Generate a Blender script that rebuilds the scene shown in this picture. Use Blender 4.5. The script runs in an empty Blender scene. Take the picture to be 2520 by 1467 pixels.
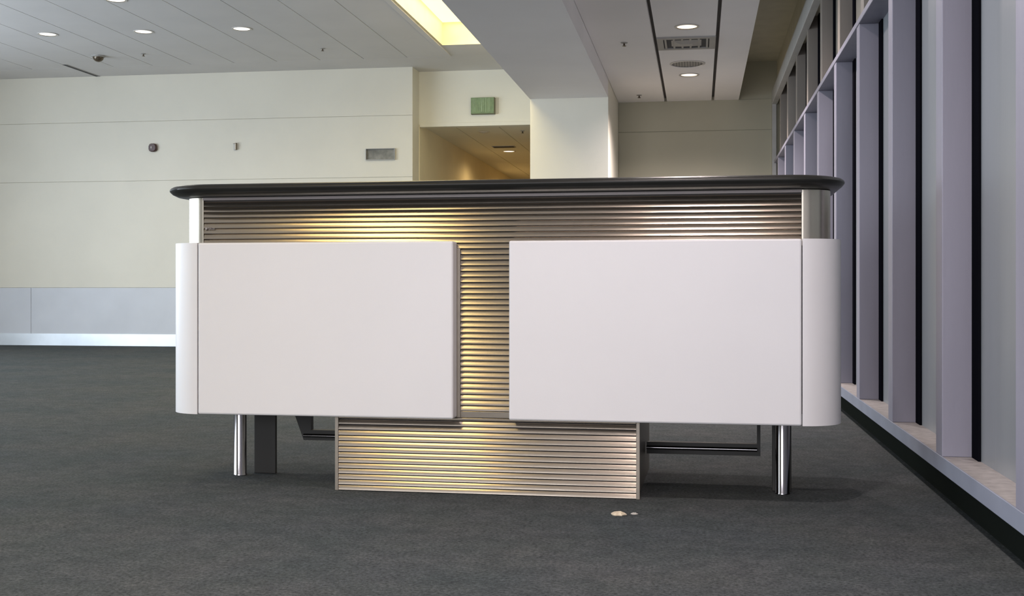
import bpy, bmesh, math, random
from mathutils import Vector, Matrix
random.seed(7)
S = bpy.context.scene
COL = S.collection
R = math.radians
F, VPX, HZ, CAMH = 2900.0, 1720.0, 708.0, 0.72
TH = math.atan((VPX - 1260.0) / F)

# ---------------------------------------------------------------- camera, world, lights, exposure
cam = bpy.data.cameras.new('camera')
cam.sensor_width = 36.0
cam.lens = F / 2520.0 * 36.0
cam.shift_y = -(733.5 - HZ) / 2520.0
cam.clip_end = 200
co = bpy.data.objects.new('camera', cam)
COL.objects.link(co)
co.location = (0, 0, CAMH)
co.rotation_euler = (R(90), 0, TH)
S.camera = co

S.view_settings.view_transform = 'Standard'
S.view_settings.look = 'None'
S.view_settings.gamma = 1.0
S.view_settings.use_curve_mapping = False
S.view_settings.exposure = 0.0
S.cycles.use_denoising = True
S.cycles.max_bounces = 10
S.cycles.diffuse_bounces = 6
S.cycles.sample_clamp_indirect = 6.0

W = bpy.data.worlds.new('sky')
S.world = W
W.use_nodes = True
W.node_tree.nodes['Background'].inputs[0].default_value = (0.62, 0.74, 0.95, 1)
W.node_tree.nodes['Background'].inputs[1].default_value = 0.8


def area(name, loc, rot, sx, sy, L, col):
    l = bpy.data.lights.new(name, 'AREA')
    l.shape = 'RECTANGLE'
    l.size, l.size_y = sx, sy
    l.energy = math.pi * sx * sy * L
    l.color = col
    o = bpy.data.objects.new(name, l)
    COL.objects.link(o)
    o.location, o.rotation_euler = loc, rot
    return o


# daylight in the tall windows of the left side and of the wall behind the camera
area('daylight_left', (-9.62, 4.4, 1.65), (R(90), 0, R(-90)), 12.8, 2.6, 6.4, (0.80, 0.90, 1.0))
area('daylight_back', (-2.2, -6.02, 1.65), (R(90), 0, R(0)), 5.6, 2.6, 6.3, (0.94, 0.94, 1.0))


def spot(name, loc, power, col, size=R(168), rad=0.06):
    l = bpy.data.lights.new(name, 'SPOT')
    l.energy, l.color = power, col
    l.spot_size, l.spot_blend, l.shadow_soft_size = size, 1.0, rad
    o = bpy.data.objects.new(name, l)
    COL.objects.link(o)
    o.location = loc
    return o


# ---------------------------------------------------------------- materials
def mat(name, col, rough=0.6, metal=0.0, var=0.05, scale=6.0, bump=0.0, bscale=120.0, spec=0.5,
        stretch=(1, 1, 1), emit=None, estr=0.0, coat=0.0):
    m = bpy.data.materials.new(name)
    m.use_nodes = True
    nt = m.node_tree
    b = nt.nodes['Principled BSDF']
    b.inputs['Roughness'].default_value = rough
    b.inputs['Metallic'].default_value = metal
    b.inputs['Specular IOR Level'].default_value = spec
    b.inputs['Coat Weight'].default_value = coat
    tc = nt.nodes.new('ShaderNodeTexCoord')
    mp = nt.nodes.new('ShaderNodeMapping')
    mp.inputs['Scale'].default_value = stretch
    nt.links.new(tc.outputs['Object'], mp.inputs[0])
    n = nt.nodes.new('ShaderNodeTexNoise')
    n.inputs['Scale'].default_value = scale
    n.inputs['Detail'].default_value = 5
    nt.links.new(mp.outputs[0], n.inputs['Vector'])
    r = nt.nodes.new('ShaderNodeValToRGB')
    r.color_ramp.elements[0].position = 0.3
    r.color_ramp.elements[1].position = 0.7
    r.color_ramp.elements[0].color = tuple(c * (1 - var) for c in col) + (1,)
    r.color_ramp.elements[1].color = tuple(min(1, c * (1 + var)) for c in col) + (1,)
    nt.links.new(n.outputs['Fac'], r.inputs[0])
    nt.links.new(r.outputs[0], b.inputs['Base Color'])
    if bump:
        n2 = nt.nodes.new('ShaderNodeTexNoise')
        n2.inputs['Scale'].default_value = bscale
        n2.inputs['Detail'].default_value = 3
        nt.links.new(mp.outputs[0], n2.inputs['Vector'])
        bp = nt.nodes.new('ShaderNodeBump')
        bp.inputs['Strength'].default_value = bump
        bp.inputs['Distance'].default_value = 0.004
        nt.links.new(n2.outputs['Fac'], bp.inputs['Height'])
        nt.links.new(bp.outputs[0], b.inputs['Normal'])
    if emit:
        b.inputs['Emission Color'].default_value = emit + (1,)
        b.inputs['Emission Strength'].default_value = estr
    return m


def carpet_mat():
    m = bpy.data.materials.new('carpet')
    m.use_nodes = True
    nt = m.node_tree
    b = nt.nodes['Principled BSDF']
    b.inputs['Roughness'].default_value = 0.95
    b.inputs['Specular IOR Level'].default_value = 0.15
    b.inputs['Sheen Weight'].default_value = 0.0
    b.inputs['Sheen Roughness'].default_value = 0.5
    tc = nt.nodes.new('ShaderNodeTexCoord')

    def noise(sc, det):
        n = nt.nodes.new('ShaderNodeTexNoise')
        n.inputs['Scale'].default_value = sc
        n.inputs['Detail'].default_value = det
        nt.links.new(tc.outputs['Object'], n.inputs['Vector'])
        return n

    def ramp(src, p0, c0, p1, c1):
        r = nt.nodes.new('ShaderNodeValToRGB')
        r.color_ramp.elements[0].position, r.color_ramp.elements[1].position = p0, p1
        r.color_ramp.elements[0].color, r.color_ramp.elements[1].color = c0 + (1,), c1 + (1,)
        nt.links.new(src, r.inputs[0])
        return r

    def mix(bt, fac, a, c):
        x = nt.nodes.new('ShaderNodeMix')
        x.data_type, x.blend_type = 'RGBA', bt
        x.inputs['Factor'].default_value = fac
        nt.links.new(a, x.inputs['A'])
        nt.links.new(c, x.inputs['B'])
        return x.outputs['Result']
    n1, n2, n3, n4, n5 = noise(95, 7), noise(1.6, 4), noise(300, 2), noise(14, 6), noise(4.5, 5)
    n1.inputs['Roughness'].default_value = 0.8
    n4.inputs['Roughness'].default_value = 0.7
    r1 = ramp(n1.outputs['Fac'], 0.34, CARPET[0], 0.68, CARPET[1])
    r2 = ramp(n2.outputs['Fac'], 0.3, (0.84, 0.90, 0.92), 0.7, (1.12, 1.07, 1.02))
    r4 = ramp(n4.outputs['Fac'], 0.3, (0.72, 0.73, 0.74), 0.7, (1.25, 1.23, 1.20))
    r5 = ramp(n5.outputs['Fac'], 0.35, (0.92, 0.94, 0.93), 0.65, (1.06, 1.03, 1.05))
    r3 = ramp(n3.outputs['Fac'], 0.70, (0, 0, 0), 0.80, (0.22, 0.215, 0.20))
    c = mix('MULTIPLY', 1.0, r1.outputs[0], r2.outputs[0])
    c = mix('MULTIPLY', 1.0, c, r4.outputs[0])
    c = mix('MULTIPLY', 1.0, c, r5.outputs[0])
    c = mix('ADD', 1.0, c, r3.outputs[0])
    nt.links.new(c, b.inputs['Base Color'])
    bp = nt.nodes.new('ShaderNodeBump')
    bp.inputs['Strength'].default_value = 0.7
    bp.inputs['Distance'].default_value = 0.006
    nt.links.new(n1.outputs['Fac'], bp.inputs['Height'])
    nt.links.new(bp.outputs[0], b.inputs['Normal'])
    return m


CARPET = ((0.017, 0.021, 0.023), (0.116, 0.128, 0.134))
M = {}
M['carpet'] = carpet_mat()
M['wall'] = mat('wall_paint', (0.66, 0.63, 0.54), 0.55, var=0.03, scale=1.5, bump=0.15, bscale=160)
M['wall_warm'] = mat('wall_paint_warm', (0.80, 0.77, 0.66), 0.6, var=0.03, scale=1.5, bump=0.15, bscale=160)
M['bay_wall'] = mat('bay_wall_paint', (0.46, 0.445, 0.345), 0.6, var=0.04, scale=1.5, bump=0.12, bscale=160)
M['hall'] = mat('hall_paint', (0.74, 0.66, 0.48), 0.6, var=0.05, scale=2.0, bump=0.12, bscale=160)
M['wainscot'] = mat('wainscot_laminate', (0.56, 0.58, 0.62), 0.5, var=0.04, scale=2.5)
M['ceiling'] = mat('ceiling_paint', (0.67, 0.65, 0.64), 0.75, var=0.03, scale=2.0)
M['ceiling_dark'] = mat('ceiling_gap', (0.10, 0.095, 0.09), 0.9)
M['soffit'] = mat('soffit_paint', (0.91, 0.885, 0.87), 0.75, var=0.03, scale=1.2)
M['pocket'] = mat('ceiling_paint_shaded', (0.60, 0.57, 0.45), 0.85, var=0.06)  # ceiling paint with the shade inside the blind pocket put into its colour
M['steel_base'] = mat('brushed_steel_base', (0.80, 0.85, 0.90), 0.42, 0.75, var=0.08, scale=3.0)
M['white'] = mat('white_laminate', (0.675, 0.665, 0.675), 0.42, var=0.012, scale=3.0, bump=0.03, bscale=300)
M['slat'] = mat('bronze_slat', (0.46, 0.40, 0.33), 0.17, 0.95, var=0.08, scale=30, stretch=(0.2, 1, 2))
M['body'] = mat('bronze_frame', (0.32, 0.28, 0.23), 0.42, 0.9, var=0.08, scale=20)
M['end'] = mat('polished_end', (0.52, 0.475, 0.40), 0.27, 0.95, var=0.05, scale=10)
M['back'] = mat('groove_black', (0.035, 0.03, 0.028), 0.8)
M['gap'] = mat('groove_brown', (0.055, 0.048, 0.042), 0.6)
M['top'] = mat('dark_top', (0.022, 0.022, 0.02), 0.30, 0.0, var=0.08, scale=8, spec=0.22)
M['rail'] = mat('bronze_rail', (0.26, 0.23, 0.22), 0.5, 0.4)
M['chrome'] = mat('chrome', (0.30, 0.285, 0.29), 0.12, 1.0, var=0.02)
M['black'] = mat('black_metal', (0.028, 0.026, 0.022), 0.5, 0.2)
M['mullion'] = mat('mullion_paint', (0.25, 0.245, 0.30), 0.45, var=0.10, scale=5, stretch=(1, 1, 0.15), bump=0.06, bscale=90)
M['clere'] = mat('clerestory_mullion', (0.26, 0.23, 0.20), 0.5, var=0.12, scale=5, stretch=(1, 1, 0.15))
M['pane'] = mat('frosted_pane', (0.225, 0.24, 0.255), 0.33, var=0.08, scale=4, stretch=(1, 1, 0.12), bump=0.05, bscale=60)
M['pane_up'] = mat('frosted_pane_upper', (0.20, 0.19, 0.165), 0.35, var=0.15, scale=3)
M['gasket'] = mat('gasket_black', (0.005, 0.005, 0.007), 1.0, spec=0.0)
M['sill'] = mat('sill_stone', (0.31, 0.29, 0.28), 0.5, var=0.18, scale=30, bump=0.1, bscale=90)
M['sill_front'] = mat('sill_edge', (0.23, 0.25, 0.31), 0.5, var=0.08, scale=6)
M['kick'] = mat('kick_black', (0.009, 0.011, 0.009), 1.0, spec=0.05)
M['header'] = mat('header_paint', (0.50, 0.50, 0.49), 0.5, var=0.05)
WARM = (1.0, 0.80, 0.40)
M['glow'] = mat('warm_diffuser', (0.8, 0.7, 0.4), 0.6, emit=(1.0, 0.86, 0.52), estr=1.3)
M['slotwall'] = mat('slot_paint', (0.80, 0.72, 0.50), 0.6)
M['lens'] = mat('lamp_lens', (0.9, 0.85, 0.75), 0.4, emit=(1.0, 0.80, 0.58), estr=2.0)
M['lens_cool'] = mat('lamp_lens_cool', (0.9, 0.9, 0.85), 0.4, emit=(1.0, 0.93, 0.82), estr=1.5)
M['ring'] = mat('lamp_ring', (0.62, 0.60, 0.58), 0.35, 0.3)
M['cone'] = mat('lamp_reflector', (0.85, 0.72, 0.50), 0.25, 0.8)
M['off'] = mat('lamp_off', (0.75, 0.75, 0.74), 0.3)
M['vent'] = mat('vent_metal', (0.36, 0.35, 0.335), 0.5, 0.2)
M['ventdark'] = mat('vent_dark', (0.05, 0.05, 0.055), 0.8)
M['grille_dark'] = mat('grille_dark', (0.17, 0.165, 0.16), 0.6)
M['green'] = mat('sign_green', (0.19, 0.27, 0.13), 0.45, var=0.15, scale=30)
M['green_light'] = mat('sign_green_light', (0.36, 0.47, 0.28), 0.45)
M['green_edge'] = mat('sign_edge', (0.13, 0.13, 0.07), 0.5)
M['brown'] = mat('alarm_brown', (0.055, 0.022, 0.02), 0.35)
M['brown_light'] = mat('alarm_lens', (0.33, 0.29, 0.28), 0.25)
M['dome'] = mat('dome_dark', (0.10, 0.075, 0.05), 0.15, 0.3)
M['paper'] = mat('scrap_tan', (0.56, 0.48, 0.36), 0.8, var=0.15, scale=60)
M['paper_grey'] = mat('scrap_grey', (0.42, 0.40, 0.37), 0.8, var=0.15, scale=60)


# ---------------------------------------------------------------- mesh helpers
def bx(bm, x0, x1, y0, y1, z0, z1):
    v = [bm.verts.new(p) for p in ((x0, y0, z0), (x1, y0, z0), (x1, y1, z0), (x0, y1, z0),
                                   (x0, y0, z1), (x1, y0, z1), (x1, y1, z1), (x0, y1, z1))]
    for f in ((0, 3, 2, 1), (4, 5, 6, 7), (0, 1, 5, 4), (1, 2, 6, 5), (2, 3, 7, 6), (3, 0, 4, 7)):
        bm.faces.new([v[i] for i in f])


def prism(bm, pts, z0, z1):
    a = [bm.verts.new((p[0], p[1], z0)) for p in pts]
    b = [bm.verts.new((p[0], p[1], z1)) for p in pts]
    n = len(pts)
    bm.faces.new(a[::-1])
    bm.faces.new(b)
    for i in range(n):
        bm.faces.new((a[i], a[(i + 1) % n], b[(i + 1) % n], b[i]))


def loft(bm, rings, cap=True):
    vs = [[bm.verts.new(p) for p in r] for r in rings]
    n = len(vs[0])
    for a, b in zip(vs, vs[1:]):
        for i in range(n):
            bm.faces.new((a[i], a[(i + 1) % n], b[(i + 1) % n], b[i]))
    if cap:
        bm.faces.new(vs[0][::-1])
        bm.faces.new(vs[-1])


def lathe(bm, prof, c=(0, 0, 0), n=28, cap=True):
    loft(bm, [[(c[0] + r * math.cos(2 * math.pi * i / n), c[1] + r * math.sin(2 * math.pi * i / n), c[2] + z)
               for i in range(n)] for r, z in prof], cap)


def obj(name, bm, m, parent=None, smooth=False, bevel=0.0, angle=40):
    bmesh.ops.recalc_face_normals(bm, faces=bm.faces[:])
    me = bpy.data.meshes.new(name)
    bm.to_mesh(me)
    bm.free()
    me.materials.append(M[m])
    o = bpy.data.objects.new(name, me)
    COL.objects.link(o)
    if parent:
        o.parent = parent
    if bevel:
        md = o.modifiers.new('bevel', 'BEVEL')
        md.width, md.segments, md.limit_method, md.angle_limit = bevel, 2, 'ANGLE', R(35)
    if smooth:
        for p in me.polygons:
            p.use_smooth = True
        me.set_sharp_from_angle(angle=R(angle))
    return o


def box(name, x0, x1, y0, y1, z0, z1, m, parent=None, bevel=0.0):
    bm = bmesh.new()
    bx(bm, x0, x1, y0, y1, z0, z1)
    return obj(name, bm, m, parent, bevel=bevel)


def struct(o):
    o['kind'] = 'structure'
    return o


def tag(o, label, cat, group=None):
    o['label'], o['category'] = label, cat
    if group:
        o['group'] = group
    return o


def thing(name, label, cat, loc=(0, 0, 0), rz=0.0, group=None):
    o = bpy.data.objects.new(name, None)
    o.empty_display_size = 0.1
    COL.objects.link(o)
    o.location, o.rotation_euler = loc, (0, 0, rz)
    return tag(o, label, cat, group)


# ---------------------------------------------------------------- setting
CZ, SOF, PZ, HALLZ = 3.33, 2.53, 2.70, 2.69
LX, RX, BY, FY, EY = -9.7, 0.96, -6.1, 13.58, 13.9
PIERY, BAYY = 11.2, 12.64
BX0, BX1 = -1.60, -0.852

struct(box('floor', LX, RX, BY, 22.3, -0.08, 0.0, 'carpet'))

# far wall with its plaster panels, wainscot and steel skirting
wf = struct(box('wall_far', LX, -3.345, FY, EY + 0.1, 0.0, CZ + 0.2, 'wall'))
for z0, z1 in ((0.722, 2.028), (2.033, 2.758), (2.763, CZ)):
    box('wall_panel', LX, -3.342, FY - 0.012, FY, z0, z1, 'wall', wf, bevel=0.0015)
for x0, x1 in ((LX, -8.222), (-8.218, -5.802), (-5.798, -3.342)):
    box('wainscot_panel', x0, x1, FY - 0.016, FY, 0.15, 0.718, 'wainscot', wf, bevel=0.002)
struct(box('baseboard_far', LX, -3.342, FY - 0.026, FY, 0.0, 0.15, 'steel_base', bevel=0.003))

# passage behind the exit sign
struct(box('wall_exit', -3.345, BX0 + 0.05, EY, EY + 0.1, HALLZ, CZ + 0.2, 'wall_warm'))
trim = struct(box('trim_1', -3.332, BX0 + 0.02, EY - 0.012, EY + 0.11, HALLZ - 0.03, HALLZ + 0.015, 'wall_warm', bevel=0.003))
wh = struct(box('wall_hall_left', -3.46, -3.335, EY + 0.002, 22.2, 0.0, 3.0, 'hall'))
struct(box('wall_hall_right', -1.52, -1.40, EY + 0.1, 22.2, 0.0, 3.0, 'hall'))
struct(box('wall_hall_end', -3.46, -1.40, 22.0, 22.2, 0.0, 3.0, 'hall'))
ch = struct(box('ceiling_hall', -3.46, -1.40, EY + 0.1, 22.2, HALLZ + 0.03, HALLZ + 0.10, 'ceiling_dark'))
for x0, x1 in ((-3.334, -2.955), (-2.945, -2.425), (-2.415, -1.90), (-1.89, -1.52)):
    box('ceiling_panel', x0, x1, EY + 0.1, 22.0, HALLZ, HALLZ + 0.03, 'wall_warm', ch)

# pier and window bay wall
struct(box('wall_pier', BX0, BX1, PIERY, EY + 0.1, 0.0, 3.4, 'wall_warm'))
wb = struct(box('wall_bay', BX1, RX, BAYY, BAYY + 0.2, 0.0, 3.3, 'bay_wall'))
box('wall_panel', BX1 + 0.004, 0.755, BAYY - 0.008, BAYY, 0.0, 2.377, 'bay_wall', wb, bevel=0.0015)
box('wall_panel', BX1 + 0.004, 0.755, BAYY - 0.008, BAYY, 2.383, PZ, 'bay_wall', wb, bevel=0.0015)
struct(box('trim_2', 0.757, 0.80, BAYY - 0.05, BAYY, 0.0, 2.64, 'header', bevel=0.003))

# main ceiling: long planks between dark gaps, plaster border, glowing slots
ce = struct(box('ceiling', LX, RX, BY, EY + 0.1, 3.62, 3.70, 'ceiling_dark'))
box('gap_backing', LX, -2.75, BY, 13.1, CZ + 0.030, CZ + 0.05, 'ceiling_dark', ce)
gx = [-9.70, -9.43, -8.91, -8.39, -7.87, -7.35, -6.83, -6.34, -5.86, -5.33, -4.81, -4.29, -3.776, -3.266, -2.76]
for a, b in zip(gx, gx[1:]):
    box('ceiling_panel', a + 0.005, b - 0.005, BY, 13.015, CZ, CZ + 0.03, 'ceiling', ce)
box('ceiling_border', LX, -2.755, 13.02, EY + 0.1, CZ, CZ + 0.03, 'ceiling', ce)
SLOTS = ((-0.9, 1.9), (6.2, 12.42))
for y0, y1 in ((BY, SLOTS[0][0]), (SLOTS[0][1], SLOTS[1][0]), (SLOTS[1][1], EY + 0.1)):
    box('ceiling_border', -2.755, BX0, y0, y1, CZ, CZ + 0.25, 'ceiling', ce)

# lowered ceiling by the windows: plain beam, planks, blind pocket
so = struct(box('ceiling_soffit', BX0, BX1, BY, PIERY, SOF, 3.62, 'soffit'))
box('gap_backing', BX1, 0.414, BY, BAYY, PZ + 0.04, PZ + 0.06, 'ceiling_dark', so)
for a, b in ((BX1 + 0.003, -0.362), (-0.334, 0.131), (0.159, 0.414)):
    box('ceiling_panel', a, b, BY, BAYY, PZ, PZ + 0.04, 'soffit', so)
box('pocket_side', 0.402, 0.414, BY, BAYY, PZ + 0.04, 3.2, 'pocket', so)
box('pocket_top', 0.414, RX, BY, BAYY, 3.10, 3.2, 'pocket', so)

# window wall on the right
w1 = bpy.data.objects.new('window_1', None)
COL.objects.link(w1)
w1.location = (0.78, 5, 0)
struct(w1)


def wbox(name, x0, x1, y0, y1, z0, z1, m, bevel=0.0):
    return box(name, x0 - 0.78, x1 - 0.78, y0 - 5, y1 - 5, z0, z1, m, w1, bevel)


ZS0, ZS1, ZT = 0.118, 0.17, 2.02
sl = wbox('sill', 0.784, 0.93, BY, BAYY, ZS0 + 0.003, ZS1, 'sill')
wbox('sill_edge', 0.778, 0.784, BY, BAYY, ZS0, ZS1 + 0.001, 'sill_front', 0.0015)
wbox('kick_board', 0.84, 0.90, BY, BAYY, 0.0, ZS0 + 0.003, 'kick')
wbox('transom', 0.776, 0.895, BY, BAYY, ZT, ZT + 0.03, 'mullion', 0.003)
wbox('header', 0.755, 0.81, BY, BAYY, 2.64, 2.78, 'header', 0.004)
wbox('header_cover', 0.81, RX, BY, BAYY, 2.74, 3.12, 'pocket')
my = [-5.0 + 1.0 * i for i in range(20)]
my = [y for y in my if y < BAYY - 0.3]
for i, y in enumerate(my):
    if y < -3:
        continue
    wbox('mullion', 0.78, 0.876, y, y + 0.10, ZS1, ZT, 'mullion', 0.003)
    wbox('upper_mullion', 0.80, 0.876, y, y + 0.10, ZT + 0.03, 2.74, 'clere', 0.003)
    wbox('gasket', 0.872, 0.884, y - 0.095, y, ZS1, ZT, 'gasket')
    wbox('gasket', 0.872, 0.884, y - 0.095, y, ZT + 0.03, 2.74, 'gasket')
    wbox('glass_pane', 0.880, 0.899, y - 0.90, y - 0.095, ZS1, ZT, 'pane')
    wbox('glass_pane', 0.880, 0.899, y - 0.90, y - 0.095, ZT + 0.03, 2.74, 'pane_up')
yl = my[-1]
wbox('glass_pane', 0.880, 0.899, yl + 0.1, BAYY, ZS1, ZT, 'pane')
wbox('glass_pane', 0.880, 0.899, yl + 0.1, BAYY, ZT + 0.03, 2.74, 'pane_up')
struct(box('wall_right', 0.90, RX, BY, BAYY, 0.0, 3.62, 'kick'))

# left wall and rear wall outside the picture, each with a broad window opening
bm = bmesh.new()
bx(bm, LX - 0.12, LX, BY, EY, 0.0, 0.33)
bx(bm, LX - 0.12, LX, BY, EY, 2.97, 3.7)
bx(bm, LX - 0.12, LX, BY, -2.0, 0.33, 2.97)
bx(bm, LX - 0.12, LX, 10.8, EY, 0.33, 2.97)
struct(obj('wall_left', bm, 'wall'))
bm = bmesh.new()
bx(bm, LX, RX, BY - 0.12, BY, 0.0, 0.33)
bx(bm, LX, RX, BY - 0.12, BY, 2.97, 3.7)
bx(bm, LX, -5.05, BY - 0.12, BY, 0.33, 2.97)
bx(bm, 0.65, RX, BY - 0.12, BY, 0.33, 2.97)
struct(obj('wall_back', bm, 'wall'))

# ---------------------------------------------------------------- service counter
ct = thing('service_counter', 'long white and bronze service counter with rounded ends standing on the dark carpet',
           'counter', (-0.728, 4.035, 0.0), R(-1.0))
PF = -0.072
SIDE = {-1: dict(xf=1.040, rp=0.133, bxf=1.052, br=0.085, xa=0.105), 1: dict(xf=1.062, rp=0.135, bxf=1.070, br=0.096, xa=0.090)}
PZ0, PZ1 = 0.268, 0.880
BL, BRT = -1.052, 1.070
DEPTH = 0.62


def arc(cx, cy, r, a0, a1, n):
    return [(cx + r * math.cos(R(a0 + (a1 - a0) * i / n)), cy + r * math.sin(R(a0 + (a1 - a0) * i / n))) for i in range(n + 1)]


# carcass: flat dark front behind the slats, polished rounded corners
bm = bmesh.new()
bx(bm, BL, BRT, 0.006, DEPTH, 0.30, 1.045)
obj('carcass', bm, 'gap', ct)
for s in (-1, 1):
    bm = bmesh.new()
    BXF, BR = SIDE[s]['bxf'], SIDE[s]['br']
    p = arc(BXF, BR, BR, -90, 0, 14) + [(BXF + BR, DEPTH), (BXF, DEPTH)]
    prism(bm, [(s * x, y) for x, y in p], 0.30, 1.046)
    o = obj('corner_post', bm, 'end', ct, smooth=True, angle=30)
    o['label'] = 'polished rounded metal corner under the top'
    box('edge_strip', min(s * (BXF - 0.005), s * BXF), max(s * (BXF - 0.005), s * BXF), -0.006, 0.006, 0.86, 1.045, 'end', ct)

# white panels: flat front, rounded end piece with a hairline joint
for s in (-1, 1):
    XF, RP, xa = SIDE[s]['xf'], SIDE[s]['rp'], SIDE[s]['xa']
    XO, xb = XF + RP, XF - 0.0012
    bm = bmesh.new()
    bx(bm, min(s * xa, s * xb), max(s * xa, s * xb), PF, -0.008, PZ0, PZ1)
    o = obj('front_panel', bm, 'white', ct, bevel=0.006)
    bm = bmesh.new()
    p = [(XF + 0.0012, PF)] + arc(XF, PF + RP, RP, -89, 0, 16) + [(XO, DEPTH), (XO - 0.022, DEPTH), (XO - 0.022, PF + RP)]
    p += arc(XF, PF + RP, RP - 0.022, -5, -89, 12)
    prism(bm, [(s * x, y) for x, y in p], PZ0, PZ1)
    obj('end_panel', bm, 'white', ct, smooth=True, angle=35)

# countertop: bullnosed dark slab
def top_outline(ins, n=18):
    hx, fy, by, ex, ey = 1.205 - ins, -0.112 + ins, 0.66 - ins, 0.19, 0.19
    pts = []
    for cx, cy, a0 in ((hx - ex, fy + ey, -90), (hx - ex, by - ey, 0), (-hx + ex, by - ey, 90), (-hx + ex, fy + ey, 180)):
        for i in range(n + 1):
            a = R(a0 + 90 * i / n)
            pts.append((cx + ex * math.cos(a), cy + ey * math.sin(a)))
    return [(q + 0.006, w) for q, w in pts]


TZ, TT = 1.086, 0.038
bm = bmesh.new()
prof = [(0.045, 0.0), (0.022, 0.003), (0.008, 0.011), (0.001, 0.020), (0.0, 0.025), (0.003, 0.031), (0.009, 0.036), (0.020, 0.0392), (0.04, 0.040)]
loft(bm, [[(x, y, TZ - TT + z) for x, y in top_outline(i)] for i, z in prof])
obj('countertop', bm, 'top', ct, smooth=True, angle=50)
bm = bmesh.new()
bx(bm, BL + 0.004, BRT - 0.004, -0.010, 0.006, 1.036, 1.046)
obj('top_rail', bm, 'rail', ct)


# slats
def slat_mesh(x0, x1, h, bulge, lean, name):
    bm = bmesh.new()
    n = 5
    prof = [(0.006, 0.0)]
    for i in range(n + 1):
        t = i / n
        prof.append((-0.0010 - h * (lean * (1 - t) + bulge * (1 - t * t)), h * t))
    prof.append((0.006, h))
    loft(bm, [[(x, y, z) for y, z in prof] for x in (x0, x1)])
    bmesh.ops.recalc_face_normals(bm, faces=bm.faces[:])
    me = bpy.data.meshes.new(name)
    bm.to_mesh(me)
    bm.free()
    me.materials.append(M['slat'])
    for p in me.polygons:
        p.use_smooth = True
    me.set_sharp_from_angle(angle=R(50))
    return me


def slats(x0, x1, z, n, pitch, gap, bulge, lean=0.23):
    me = slat_mesh(x0, x1, pitch - gap, bulge, lean, 'slat')
    for i in range(n):
        o = bpy.data.objects.new('slat', me)
        COL.objects.link(o)
        o.parent = ct
        o.location = (0, 0, z + pitch * i)
    return z + pitch * n


PITCH = 0.0195
zt = slats(BL + 0.006, BRT - 0.006, 0.8575, 9, PITCH, 0.0016, 0.15, 0.185)
slats(-0.093, 0.094, 0.2915, 29, PITCH, 0.0032, 0.13)
box('strip_frame', -0.110, -0.094, -0.007, 0.006, 0.267, 0.857, 'body', ct, bevel=0.001)
box('strip_frame', -0.094, 0.0945, -0.006, 0.006, 0.267, 0.289, 'slat', ct, bevel=0.001)

# faint maker's mark on a slat at the left end of the upper band
bm = bmesh.new()
mx, mz = BL + 0.012, 0.9305
bx(bm, mx, mx + 0.0085, -0.0082, -0.0072, mz, mz + 0.0075)
for dx, w, z0, z1 in ((0.0125, 0.0014, 0, 0.0105), (0.0139, 0.0030, 0.0062, 0.0074), (0.0139, 0.0030, 0, 0.0012), (0.0165, 0.0013, 0, 0.0070),
                      (0.0195, 0.0014, 0, 0.0072), (0.0195, 0.0014, 0.0088, 0.0100), (0.0225, 0.0014, 0, 0.0102), (0.0252, 0.0042, 0.0060, 0.0072),
                      (0.0252, 0.0042, 0, 0.0012), (0.0282, 0.0012, 0, 0.0072), (0.0312, 0.0040, 0, 0.0012), (0.0312, 0.0012, 0, 0.0072), (0.0342, 0.0012, 0, 0.0072)):
    bx(bm, mx + dx, mx + dx + w, -0.0082, -0.0072, mz + z0, mz + z1)
mk = obj('maker_mark', bm, 'rail', ct)
mk['label'] = 'faint dark square and lettering on the slat'

# plinth
PX = 0.527
OX = -0.0095
pl = box('plinth', OX - PX, OX + PX, 0.006, 0.70, 0.0, 0.2995, 'back', ct)
box('side_panel', OX - PX - 0.003, OX - PX, 0.004, 0.70, 0.0, 0.30, 'body', pl)
box('side_panel', OX + PX, OX + PX + 0.003, 0.004, 0.70, 0.0, 0.30, 'body', pl)
for s in (-1, 1):
    box('corner_trim', OX + min(s * PX, s * (PX + 0.013)), OX + max(s * PX, s * (PX + 0.013)), -0.008, 0.012, 0.0, 0.266, 'body', ct, bevel=0.0015)
slats(OX - PX, OX + PX, 0.003, 13, PITCH, 0.0046, 0.12)
box('plinth_rail', OX - PX, OX + PX, -0.007, 0.006, 0.003 + 13 * PITCH, 0.2655, 'slat', ct, bevel=0.001)

# chrome legs with dark web plates behind
for x, y, px0, px1 in ((-1.020, 0.262, -0.984, -0.897), (1.0135, 0.195, 0.980, 1.046)):
    bm = bmesh.new()
    lathe(bm, [(0.0255, 0.0), (0.0255, 0.004), (0.0245, 0.006), (0.0245, 0.31)], (x, y, 0), 32)
    o = obj('leg', bm, 'chrome', ct, smooth=True, angle=50)
    box('web_plate', px0, px1, y + 0.05, y + 0.068, 0.0, 0.31, 'black', ct, bevel=0.002)

# foot rails under the counter, one each side of the plinth
def rail(pts_frame, bar, y):
    bm = bmesh.new()
    for quad in pts_frame:
        a = [bm.verts.new((x, y, z)) for x, z in quad]
        b = [bm.verts.new((x, y + 0.03, z)) for x, z in quad]
        bm.faces.new(a)
        bm.faces.new(b[::-1])
        for i in range(4):
            bm.faces.new((a[i], b[i], b[(i + 1) % 4], a[(i + 1) % 4]))
    f = obj('rail_frame', bm, 'black', ct)
    bm = bmesh.new()
    x0, x1, z = bar
    n = 16
    loft(bm, [[(x, y - 0.010 + 0.0075 * math.cos(2 * math.pi * i / n), z + 0.0075 * math.sin(2 * math.pi * i / n)) for i in range(n)] for x in (x0, x1)])
    obj('foot_rail', bm, 'chrome', ct, smooth=True, angle=50)


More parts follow.
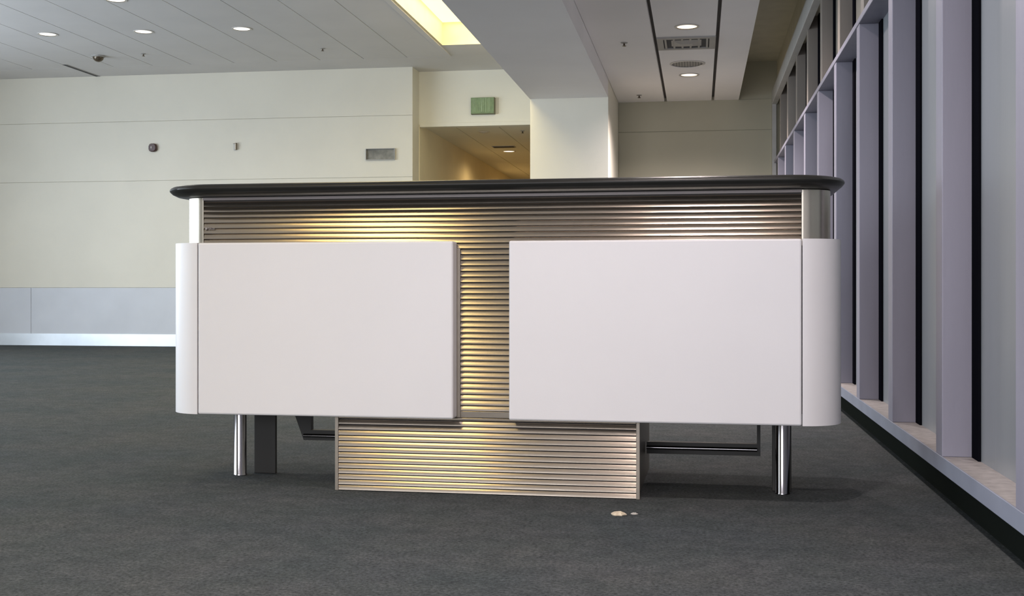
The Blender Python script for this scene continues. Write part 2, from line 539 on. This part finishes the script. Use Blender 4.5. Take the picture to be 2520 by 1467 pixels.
rail([((PX, 0.098), (0.945, 0.098), (0.945, 0.142), (PX, 0.142)), ((0.933, 0.142), (0.945, 0.142), (0.945, 0.32), (0.933, 0.32))],
     (PX, 0.932, 0.122), 0.42)
rail([((-0.822, 0.118), (-PX, 0.118), (-PX, 0.158), (-0.837, 0.158)),
      ((-0.837, 0.158), (-0.792, 0.158), (-0.792, 0.32), (-0.897, 0.32))],
     (-0.818, -PX, 0.137), 0.42)


# ---------------------------------------------------------------- ceiling fittings
def downlight(x, y, z, label, rad=0.075, lens='lens', group=None, power=0.0, col=(1.0, 0.86, 0.83), lit=True, cone=168):
    t = thing('downlight', label, 'ceiling light', (x, y, z), 0, group)
    bm = bmesh.new()
    lathe(bm, [(rad, 0.0), (rad + 0.016, -0.001), (rad + 0.016, -0.005), (rad, -0.006)], n=32, cap=False)
    vs = [v for v in bm.verts]
    obj('trim_ring', bm, 'ring', t, smooth=True)
    bm = bmesh.new()
    lathe(bm, [(rad, -0.003), (rad * 0.97, -0.0008)], n=32, cap=False)
    obj('reflector', bm, 'cone' if lit else 'ring', t, smooth=True)
    bm = bmesh.new()
    lathe(bm, [(rad * 0.97, -0.0007), (rad * 0.55, -0.0045), (rad * 0.2, -0.0055)], n=32)
    obj('lens', bm, lens if lit else 'off', t, smooth=True)
    if power:
        s = spot('downlight_beam', (0, 0, -0.03), power, col, R(cone))
        s.parent = t
    return t


PW = 130.0
DY = 11.08
dl = ['round warm downlight beyond the square vent, nearer the pier', 'round warm downlight just in front of the square ceiling vent']
for i, y in enumerate((11.08, 9.03)):
    downlight(-0.09, y, PZ, dl[i], 0.078, power=PW * 2.6, cone=146, group='downlights along the lowered ceiling')
for y, k, l in ((6.98, 1.5, 'round warm downlight above the open floor between counter and vent'),
                (4.93, 0.5, 'round warm downlight above the staff side of the counter'),
                (2.88, 0.9, 'round warm downlight above the floor just before the counter'),
                (0.83, 2.2, 'round warm downlight overhead, second before the counter'),
                (-1.22, 2.2, 'round warm downlight overhead, third before the counter'),
                (-3.27, 0.9, 'round warm downlight overhead, fourth before the counter, by the rear wall')):
    downlight(-0.09, y, PZ, l, 0.078, power=PW * k, group='downlights over the counter')
LG = 'downlights of the planked ceiling'
for x, y, l in ((-4.55, 11.3, 'pale round downlight in the planked ceiling, closest to the glowing slot'),
                (-5.59, 11.27, 'pale round downlight in the middle of the row of three in the planked ceiling'),
                (-6.62, 11.23, 'pale round downlight in the planked ceiling above the dark dome camera'),
                (-5.22, 9.98, 'pale round downlight cut by the upper picture edge')):
    downlight(x, y, CZ, l, 0.085, lens='lens_cool', power=45, col=(1, 0.93, 0.82), group=LG)
for x, y, l in ((-4.03, 7.6, 'pale round downlight above the picture, second row, nearer the glowing slot'),
                (-6.6, 7.6, 'pale round downlight above the picture, second row, nearer the left windows'),
                (-4.55, 4.5, 'pale round downlight above the picture, third row, nearer the counter'),
                (-6.6, 4.5, 'pale round downlight above the picture, third row, nearer the left windows')):
    downlight(x, y, CZ, l, 0.085, lens='lens_cool', power=45, col=(1, 0.93, 0.82), group='planked ceiling downlights out of view')
downlight(-2.69, 14.66, HALLZ, 'unlit round downlight just inside the passage', 0.06, lit=False)
downlight(-2.71, 16.8, HALLZ, 'lit downlight deep in the passage ceiling', 0.085, power=55, col=(1, 0.72, 0.36))
downlight(-2.71, 19.6, HALLZ, 'lit downlight at the hidden far end of the passage', 0.085, power=110, col=(1, 0.70, 0.34))

# glowing slots
for (y0, y1), l in zip(SLOTS, ('warm glowing ceiling slot above the camera, out of view', 'warm yellow glowing slot recessed between planked ceiling and beam')):
    t = thing('light_slot', l, 'ceiling light', (-2.15, (y0 + y1) / 2, CZ))
    hy = (y1 - y0) / 2
    bm = bmesh.new()
    bx(bm, -0.60, 0.545, -hy, hy, 0.245, 0.26)
    obj('diffuser', bm, 'glow', t)
    box('slot_side', -0.60, -0.575, -hy, hy, 0.0, 0.245, 'slotwall', t)
    box('slot_side', 0.535, 0.548, -hy, hy, 0.0, 0.245, 'slotwall', t)
    box('slot_end', -0.575, 0.535, hy - 0.012, hy, 0.0, 0.245, 'slotwall', t)
    box('slot_end', -0.575, 0.535, -hy, -hy + 0.012, 0.0, 0.245, 'slotwall', t)
    box('slot_lip', -0.66, -0.60, -hy, hy + 0.55, -0.012, 0.0, 'slotwall' if y0 < 0 else 'ceiling', t, bevel=0.003)
    l = area('slot_glow', (-2.17, (y0 + y1) / 2, CZ + 0.235), (0, 0, 0), 1.0, (y1 - y0) - 0.1, 6.2 if y0 < 0 else 3.0, (1.0, 0.78, 0.35) if y0 < 0 else (1.0, 0.86, 0.52))

# square air diffuser
t = thing('ceiling_vent', 'square grey air vent between the two lit downlights', 'vent', (-0.10, 9.62, PZ))
bm = bmesh.new()
for s in (0.232,):
    for a in ((-s, s, -s, -s + 0.05), (-s, s, s - 0.05, s), (-s, -s + 0.05, -s + 0.05, s - 0.05), (s - 0.05, s, -s + 0.05, s - 0.05)):
        bx(bm, *a, -0.012, 0.0)
obj('vent_frame', bm, 'vent', t)
box('vent_throat', -0.182, 0.182, -0.182, 0.182, -0.002, 0.0, 'ventdark', t)
bm = bmesh.new()
loft(bm, [[(-0.12, -0.12, -0.004), (0.12, -0.12, -0.004), (0.12, 0.12, -0.004), (-0.12, 0.12, -0.004)],
          [(-0.05, -0.05, -0.022), (0.05, -0.05, -0.022), (0.05, 0.05, -0.022), (-0.05, 0.05, -0.022)]])
obj('vent_cone', bm, 'vent', t)
for i in range(6):
    x = -0.165 + 0.066 * i
    box('vent_blade', x - 0.008, x + 0.008, -0.18, 0.18, -0.010, -0.002, 'vent', t)

# round grille
t = thing('ceiling_speaker', 'round grey speaker grille beside the farther downlight', 'speaker', (-0.10, 10.52, PZ))
bm = bmesh.new()
lathe(bm, [(0.155, 0.0), (0.155, -0.006), (0.140, -0.010), (0.136, -0.006)], n=36, cap=False)
obj('rim', bm, 'ring', t, smooth=True)
bm = bmesh.new()
lathe(bm, [(0.137, -0.002), (0.10, -0.005), (0.03, -0.006)], n=36)
obj('grille', bm, 'vent', t, smooth=True)
bm = bmesh.new()
for i in range(-5, 6):
    w = math.sqrt(max(0, 0.128 ** 2 - (i * 0.024) ** 2))
    bx(bm, i * 0.024 - 0.004, i * 0.024 + 0.004, -w, w, -0.0085, -0.004)
obj('grille_bars', bm, 'grille_dark', t)


def sprinkler(x, y, z, label):
    t = thing('sprinkler', label, 'sprinkler', (x, y, z), 0, 'fire sprinklers')
    bm = bmesh.new()
    lathe(bm, [(0.028, 0.0), (0.028, -0.004), (0.012, -0.008)], n=16)
    obj('escutcheon', bm, 'vent', t, smooth=True)
    bm = bmesh.new()
    lathe(bm, [(0.008, -0.006), (0.007, -0.026)], n=10)
    obj('stem', bm, 'dome', t, smooth=True)
    bm = bmesh.new()
    lathe(bm, [(0.016, -0.026), (0.018, -0.029), (0.006, -0.032)], n=12)
    obj('deflector', bm, 'dome', t)


def px(u, v, h):
    fw = F * h / (HZ - v)
    r = (u - 1260.0) / F * fw
    return r * math.cos(TH) - fw * math.sin(TH), fw * math.cos(TH) + r * math.sin(TH)


sprinkler(*px(1536, 105, PZ - CAMH), PZ, 'small sprinkler in the lowered ceiling left of the square vent')
sprinkler(*px(1573, 234, PZ - CAMH), PZ, 'small sprinkler in the lowered ceiling close to the bay wall')
sprinkler(*px(353, 132, CZ - CAMH), CZ, 'small sprinkler in the planked ceiling near the dome camera')
sprinkler(*px(794, 119, CZ - CAMH), CZ, 'small sprinkler in the planked ceiling toward the glowing slot')
sprinkler(*px(1286, 322, HALLZ - CAMH), HALLZ, 'small sprinkler in the passage ceiling')

x, y = px(242, 137, CZ - CAMH)
t = thing('dome_camera', 'small dark dome camera on the planked ceiling', 'camera', (x, y, CZ))
bm = bmesh.new()
lathe(bm, [(0.075, 0.0), (0.075, -0.012), (0.068, -0.018)], n=24)
obj('base_ring', bm, 'vent', t, smooth=True)
bm = bmesh.new()
lathe(bm, [(0.060 * math.cos(R(a)), -0.017 - 0.055 * math.sin(R(a))) for a in (0, 15, 30, 45, 60, 75, 86)], n=24)
obj('dome', bm, 'dome', t, smooth=True)
x, y = px(205, 175, CZ - CAMH)
t = thing('linear_vent', 'short dark slot vent in the planked ceiling near the far wall', 'vent', (x, y, CZ))
box('slot', -0.02, 0.02, -0.42, 0.40, -0.003, 0.0, 'ventdark', t)
box('slot_flange', -0.028, -0.02, -0.43, 0.41, -0.005, 0.0, 'vent', t)
box('slot_flange', 0.02, 0.028, -0.43, 0.41, -0.005, 0.0, 'vent', t)
x, y = px(1240, 361, HALLZ - CAMH)
t = thing('passage_vent', 'thin dark vent in the passage ceiling before the lit downlight', 'vent', (x, y, HALLZ))
box('vent_plate', -0.16, 0.16, -0.09, 0.09, -0.006, 0.0, 'vent', t)
box('vent_opening', -0.145, 0.145, -0.075, 0.075, -0.009, -0.006, 'ventdark', t)

# ---------------------------------------------------------------- wall fittings
def pw(u, v, Y):
    tn = (u - 1260.0) / F
    fw = Y / (math.cos(TH) + tn * math.sin(TH))
    return tn * fw * math.cos(TH) - fw * math.sin(TH), CAMH + (HZ - v) / F * fw


x, z = pw(1190, 262, EY)
t = thing('exit_sign', 'green exit sign box on the wall above the passage opening', 'sign', (x, EY, z))
box('sign_housing', -0.145, 0.145, -0.055, 0.0, -0.10, 0.10, 'green_edge', t, bevel=0.004)
fc = box('sign_face', -0.143, 0.135, -0.058, -0.055, -0.092, 0.099, 'green', t)
xs = -0.128
for i in range(13):
    w = random.uniform(0.004, 0.008)
    tl = random.uniform(-0.006, 0.01) if 4 < i < 10 else 0.0
    bm = bmesh.new()
    z0, z1 = -0.078 + random.uniform(0, 0.01), 0.092
    q = [(xs - tl, z0), (xs + w - tl, z0), (xs + w, z1), (xs, z1)]
    a = [bm.verts.new((p[0], -0.061, p[1])) for p in q]
    b = [bm.verts.new((p[0], -0.058, p[1])) for p in q]
    bm.faces.new(a); bm.faces.new(b[::-1])
    for k in range(4):
        bm.faces.new((a[k], b[k], b[(k + 1) % 4], a[(k + 1) % 4]))
    obj('stroke', bm, 'green_light', fc)
    xs += 0.0175
box('sign_backplate', 0.145, 0.185, -0.006, 0.0, -0.085, 0.10, 'wall', t)

x, z = pw(378, 364, FY - 0.012)
t = thing('fire_alarm', 'small dark red brown alarm with pale lens on the far wall', 'alarm', (x, FY - 0.012, z))
bm = bmesh.new()
loft(bm, [[(a * w, -d, b * w) for a, b in [(0.35, -1), (0.8, -0.8), (1, -0.35), (1, 0.35), (0.75, 0.85), (0.3, 1), (-0.3, 1), (-0.75, 0.85),
          (-1, 0.35), (-1, -0.35), (-0.8, -0.8), (-0.35, -1)]] for w, d in ((0.05, 0.0), (0.05, 0.035), (0.042, 0.045))])
obj('housing', bm, 'brown', t)
bm = bmesh.new()
loft(bm, [[(-0.008 + r * 0.8 * math.cos(k * math.pi / 8), -d, 0.0 + r * 1.3 * math.sin(k * math.pi / 8)) for k in range(16)] for r, d in ((0.015, 0.045), (0.011, 0.052))])
obj('lens', bm, 'brown_light', t)

x, z = pw(580, 361, FY - 0.012)
t = thing('wall_bracket', 'tiny grey metal bracket on the far wall right of the alarm', 'bracket', (x, FY - 0.012, z))
box('bracket_plate', -0.022, 0.004, -0.006, 0.0, -0.045, 0.04, 'vent', t)
box('bracket_arm', 0.004, 0.018, -0.045, 0.0, -0.04, 0.038, 'body', t)
box('bracket_lip', -0.02, 0.018, -0.045, -0.006, 0.034, 0.042, 'body', t)

x, z = pw(937, 380, FY - 0.012)
t = thing('wall_niche', 'shallow grey framed wall grille near the corner of the far wall', 'grille', (x, FY - 0.012, z))
hw, hh = 0.178, 0.068
bm = bmesh.new()
for a in ((-hw, hw, hh - 0.006, hh), (-hw, hw, -hh, -hh + 0.006), (-hw, -hw + 0.006, -hh + 0.006, hh - 0.006), (hw - 0.006, hw, -hh + 0.006, hh - 0.006)):
    bx(bm, a[0], a[1], -0.03, 0.0, a[2], a[3])
obj('niche_frame', bm, 'vent', t)
M['niche'] = mat('niche_metal', (0.19, 0.185, 0.16), 0.6, 0.0, var=0.5, scale=9)
box('niche_back', -hw + 0.006, hw - 0.006, -0.004, 0.0, -hh + 0.006, hh - 0.006, 'niche', t)

# ---------------------------------------------------------------- scraps on the carpet
def scrap(name, label, x, y, sx, sy, h, m, rz, seed):
    rnd = random.Random(seed)
    bm = bmesh.new()
    n = 14
    outer = [(sx * (0.85 + 0.3 * rnd.random()) * math.cos(2 * math.pi * i / n), sy * (0.8 + 0.4 * rnd.random()) * math.sin(2 * math.pi * i / n)) for i in range(n)]
    rings = []
    for f, z in ((0.96, 0.0005), (1.0, h * 0.35), (0.7, h * 0.8), (0.3, h)):
        rings.append([(px_ * f, py_ * f, z * (0.75 + 0.5 * rnd.random()) if z > 0.001 else z) for px_, py_ in outer])
    loft(bm, rings)
    o = obj(name, bm, m)
    o.location, o.rotation_euler = (x, y, 0.0), (0, 0, rz)
    return o


def pf(u, v):
    fw = F * CAMH / (v - HZ)
    r = (u - 1260.0) / F * fw
    return r * math.cos(TH) - fw * math.sin(TH), fw * math.cos(TH) + r * math.sin(TH)


x, y = pf(1523, 1267)
tag(scrap('paper_scrap', '', x, y, 0.024, 0.028, 0.009, 'paper', 0.2, 3), 'crumpled tan paper scrap on the carpet before the plinth', 'litter')
x, y = pf(1561, 1266)
tag(scrap('lint_scrap', '', x, y, 0.012, 0.012, 0.005, 'paper_grey', 0.1, 5), 'tiny grey scrap on the carpet right of the tan one', 'litter')
